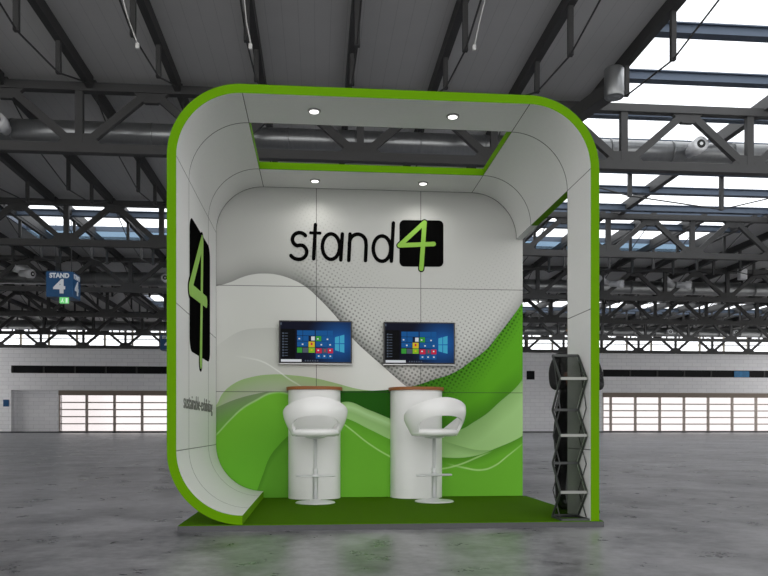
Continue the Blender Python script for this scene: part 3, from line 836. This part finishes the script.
# ---- hanging cube signs
SIGNB = pm('blue sign panel', rgb(8,72,118), .45, 0, 3, .05)
SIGNW = pm('white sign lettering', rgb(222,226,230), .5, 0, 5, .03)
def make_sign(x0, y0, z0, s, label):
    t = thing('hanging_sign', label, 'sign', (x0 + s/2, y0 + s/2, z0), 0, 'blue cube signs hanging from the roof')
    bm = bm_new(); box(bm, x0, x0+s, y0, y0+s*.95, z0, z0+s*.98, bev=.02); b = obj('sign_box', bm, SIGNB, t)
    bm = text_mesh('STAND', s*.25, lambda u, v, w: (x0 + s*.5 + u, y0 - .012 - w, z0 + s*.74 + v), .02, s*.74, .012*s); obj('lettering', bm, SIGNW, b)
    bm = text_mesh('4', s*.72, lambda u, v, w: (x0 + s*.5 + u*1.15, y0 - .012 - w, z0 + s*.16 + v), .02, None, .03*s); obj('lettering', bm, SIGNW, b)
    bm = text_mesh('STAND', s*.25, lambda u, v, w: (x0 + s + .012 + w, y0 + s*.475 + u, z0 + s*.74 + v), .02, s*.7, .012*s); obj('lettering', bm, SIGNW, b)
    bm = text_mesh('4', s*.72, lambda u, v, w: (x0 + s + .012 + w, y0 + s*.475 + u*1.15, z0 + s*.16 + v), .02, None, .03*s); obj('lettering', bm, SIGNW, b)
    for dx in (.2, .8):
        bm = bm_new(); tube(bm, [(x0 + s*dx, y0 + s*.5, z0 + s*.97), (x0 + s*dx, y0 + s*.5, ZR - (0 if y0 > 60 else -1.0))], .03, 6); obj('rod', bm, STEEL, t)
    return t
make_sign(-21.05, 54.0, 10.66, 1.97, 'blue cube sign reading STAND 4 hanging at left from the roof')
make_sign(-18.9, 85.0, 9.85, 1.8, 'farther blue cube sign, half hidden behind the left edge of the stand')
EXITG = emit_mat('green exit sign face', rgb(120,220,130), .8)
EXITW = emit_mat('white exit pictogram', rgb(215,245,220), .9)
t = thing('exit_sign', 'small green lit exit sign hanging under the blue cube sign', 'exit sign', (-19.75, 54.1, 10.2))
bm = bm_new(); box(bm, -20.08, -19.42, 54.05, 54.2, 10.18, 10.64, bev=.01); e = obj('sign_box', bm, EXITG, t)
bm = bm_new(); box(bm, -19.62, -19.48, 54.03, 54.05, 10.22, 10.58); tube(bm, [(-19.83, 54.04, 10.52), (-19.83, 54.04, 10.56)], .035, 8)
bar(bm, (-19.85, 54.04, 10.5), (-19.87, 54.04, 10.38), .02, .07); bar(bm, (-19.87, 54.04, 10.38), (-19.97, 54.04, 10.26), .02, .05); bar(bm, (-19.87, 54.04, 10.38), (-19.77, 54.04, 10.26), .02, .05)
obj('pictogram', bm, EXITW, e)

# ---- far wall
YW = 113.4
def wall_material():
    m, g, b = new_mat('pale block wall', .7)
    br = g.n.new('ShaderNodeTexBrick'); co = g.objco()
    mp = g.n.new('ShaderNodeMapping'); mp.inputs['Rotation'].default_value = (PI/2, 0, 0)
    g.l.new(co.o, mp.inputs[0]); g.l.new(mp.outputs[0], br.inputs['Vector'])
    br.inputs['Color1'].default_value = rgb(236,236,238); br.inputs['Color2'].default_value = rgb(230,230,233); br.inputs['Mortar'].default_value = rgb(200,200,202)
    br.inputs['Scale'].default_value = 1.0; br.inputs['Mortar Size'].default_value = .02; br.inputs['Brick Width'].default_value = 1.6; br.inputs['Row Height'].default_value = .6
    g.l.new(br.outputs[0], b.inputs['Base Color'])
    return m
WALLM = wall_material()
ZSILL, ZD, ZSOF = 12.85, 5.75, 6.45
DX = 4.137
doorsL = [-39.85 + DX*k for k in range(8)]      # left edges of the glazed bays
doorsR = [42.89 + DX*k for k in range(10)]
xl0, xl1 = -39.85, doorsL[-1] + DX
xr0, xr1 = 45.6, doorsR[-1] + DX
bm = bm_new()
def wallbox(x0, x1, z0, z1, y0=YW, y1=YW+.5): box(bm, x0, x1, y0, y1, z0, z1)
RZ0, RZ1 = 9.05, 10.2
# upper part with the ribbon slot, left slot from -44.3 to -6, right slot from 45.6
wallbox(-58.1, 84, RZ1, ZSILL); wallbox(-58.1, 84, ZSOF, RZ0)
wallbox(-58.1, -46.8, RZ0, RZ1); wallbox(-6, 45.6, RZ0, RZ1)
wallbox(-58.1, -46.8, FL, ZSOF); wallbox(xl1, xr0, FL, ZSOF); wallbox(xr1, 96, FL, ZSOF)
wallbox(xl0, xl1, ZD+.25, ZSOF, YW+.12, YW+.5); wallbox(xr0, xr1, ZD+.25, ZSOF, YW+.12, YW+.5)
wallbox(-46.8, xl0, FL, ZSOF, YW+1.3, YW+1.6); wallbox(-47, xl0+.2, ZSOF, ZSOF+.3, YW+.4, YW+1.6); wallbox(-47.1, -46.8, FL, ZSOF, YW+.4, YW+1.6); wallbox(xl0-.25, xl0, FL, ZSOF, YW+.0, YW+1.4)
struct(obj('wall_back', bm, WALLM))
DARKBASE = pm('dark base strip', rgb(70,72,76), .5, 0, 1, .1)
bm = bm_new(); box(bm, -58.1, 84, YW-.25, YW-.002, FL, FL+.22); struct(obj('baseboard_back', bm, DARKBASE))
BROWN = pm('brownish door header', rgb(128,116,104), .6, 0, 1, .1)
bm = bm_new(); box(bm, xl0, xl1, YW-.05, YW+.12, ZD-.05, ZSOF); struct(obj('trim_1', bm, BROWN))
bm = bm_new(); box(bm, xr0, xr1, YW-.05, YW+.12, ZD-.05, ZSOF); struct(obj('trim_2', bm, BROWN))
FRAME = pm('brown grey door frame', rgb(168,158,150), .5, .2, 2, .08)
def door(n, x0, x1):
    d = bm_new(); box(d, x0+.12, x1-.12, YW+.15, YW+.18, FL, ZD); w = struct(obj('door_%d' % n, d, DGLASS))
    d = bm_new()
    box(d, x0, x0+.19, YW+.05, YW+.3, FL, ZD); box(d, x1-.19, x1, YW+.05, YW+.3, FL, ZD); 
    for k in range(1, 5): z = FL + .3 + (ZD - .3)*k/5; box(d, x0+.12, x1-.12, YW+.08, YW+.26, z-.09, z+.09)
    box(d, x0+.12, x1-.12, YW+.08, YW+.26, FL, FL+.3)
    obj('door_frame', d, FRAME, w)
n = 1
for x in doorsL: door(n, x, x + DX); n += 1
for x in doorsR:
    door(n, max(x, xr0), x + DX); n += 1
RIB = pm('dark ribbon glass', rgb(22,23,25), .5, 0, .3, .5, .1)
MUL = pm('ribbon mullion', rgb(44,44,44), .5, 0, 3, .1)
for n_, (x0, x1) in ((4, (-46.8, -6)), (5, (45.6, 84))):
    bm = bm_new(); box(bm, x0, x1, YW+.2, YW+.25, RZ0, RZ1); w = struct(obj('window_%d' % n_, bm, RIB))
    x = x0
    while x < x1:
        bm = bm_new(); box(bm, x, x+.22, YW+.1, YW+.2, RZ0, RZ1); obj('mullion', bm, MUL, w); x += 4.6
bm = bm_new(); box(bm, 33.0, 34.3, YW-.06, YW-.005, 8.5, 9.9); w = struct(obj('window_6', bm, RIB))
# high window strip above the wall
bm = bm_new(); box(bm, -58.1, 84, YW+.2, YW+.24, ZSILL, ZR); w = struct(obj('window_7', bm, GLASS))
x = -58.0
CREAM = pm('pale window mullion', rgb(196,188,170), .5, 0, 2, .05)
bm = bm_new(); box(bm, -58.1, 84, YW+.1, YW+.3, ZSILL, ZSILL+.12); box(bm, -58.1, 84, YW+.1, YW+.3, 14.3, 14.4); obj('window_frame', bm, STEEL, w)
while x < 83:
    bm = bm_new(); box(bm, x, x+.3, YW+.05, YW+.3, ZSILL, ZR); obj('mullion', bm, CREAM, w); x += DX
SIDEM = pm('added side wall', rgb(222,222,223), .8, 0, .6, .06)
bm = bm_new(); box(bm, -58.6, -58.1, 24, 100, FL, ZR); struct(obj('wall_left_added', bm, SIDEM))  # unseen wall added to keep sky light off the left of the hall
# small things on the wall
bm = bm_new(); box(bm, -47.95, -47.1, YW-.06, YW-.004, 3.95, 5.0, bev=.02); tag(obj('wall_sign', bm, SIGNB), 'small plain blue sign on the far wall at far left', 'sign')
bm = bm_new(); box(bm, 68.0, 70.6, YW+.02, YW+.08, 9.1, 10.1, bev=.02); tag(obj('window_banner', bm, pm('blue banner', rgb(30,110,160), .5, 0, 1.5, .5)), 'blue banner in the dark ribbon window at far right', 'banner')

# ================================================================== LIGHT AND CAMERA
wd = bpy.data.worlds.new('sky'); scene.world = wd; wd.use_nodes = True
bg = wd.node_tree.nodes['Background']; bg.inputs[0].default_value = (1.0, .99, .98, 1); bg.inputs[1].default_value = 2.15

cam = bpy.data.cameras.new('camera'); co = bpy.data.objects.new('camera', cam); COL.objects.link(co)
cam.sensor_fit = 'HORIZONTAL'; cam.sensor_width = 36.0; cam.lens = 752.1 / 768 * 36.0
cam.shift_y = (428.3 - 288.0) / 768.0
cam.clip_end = 500; cam.clip_start = .05
co.location = CAM; co.rotation_euler = (PI/2, 0, -YAW)
scene.camera = co
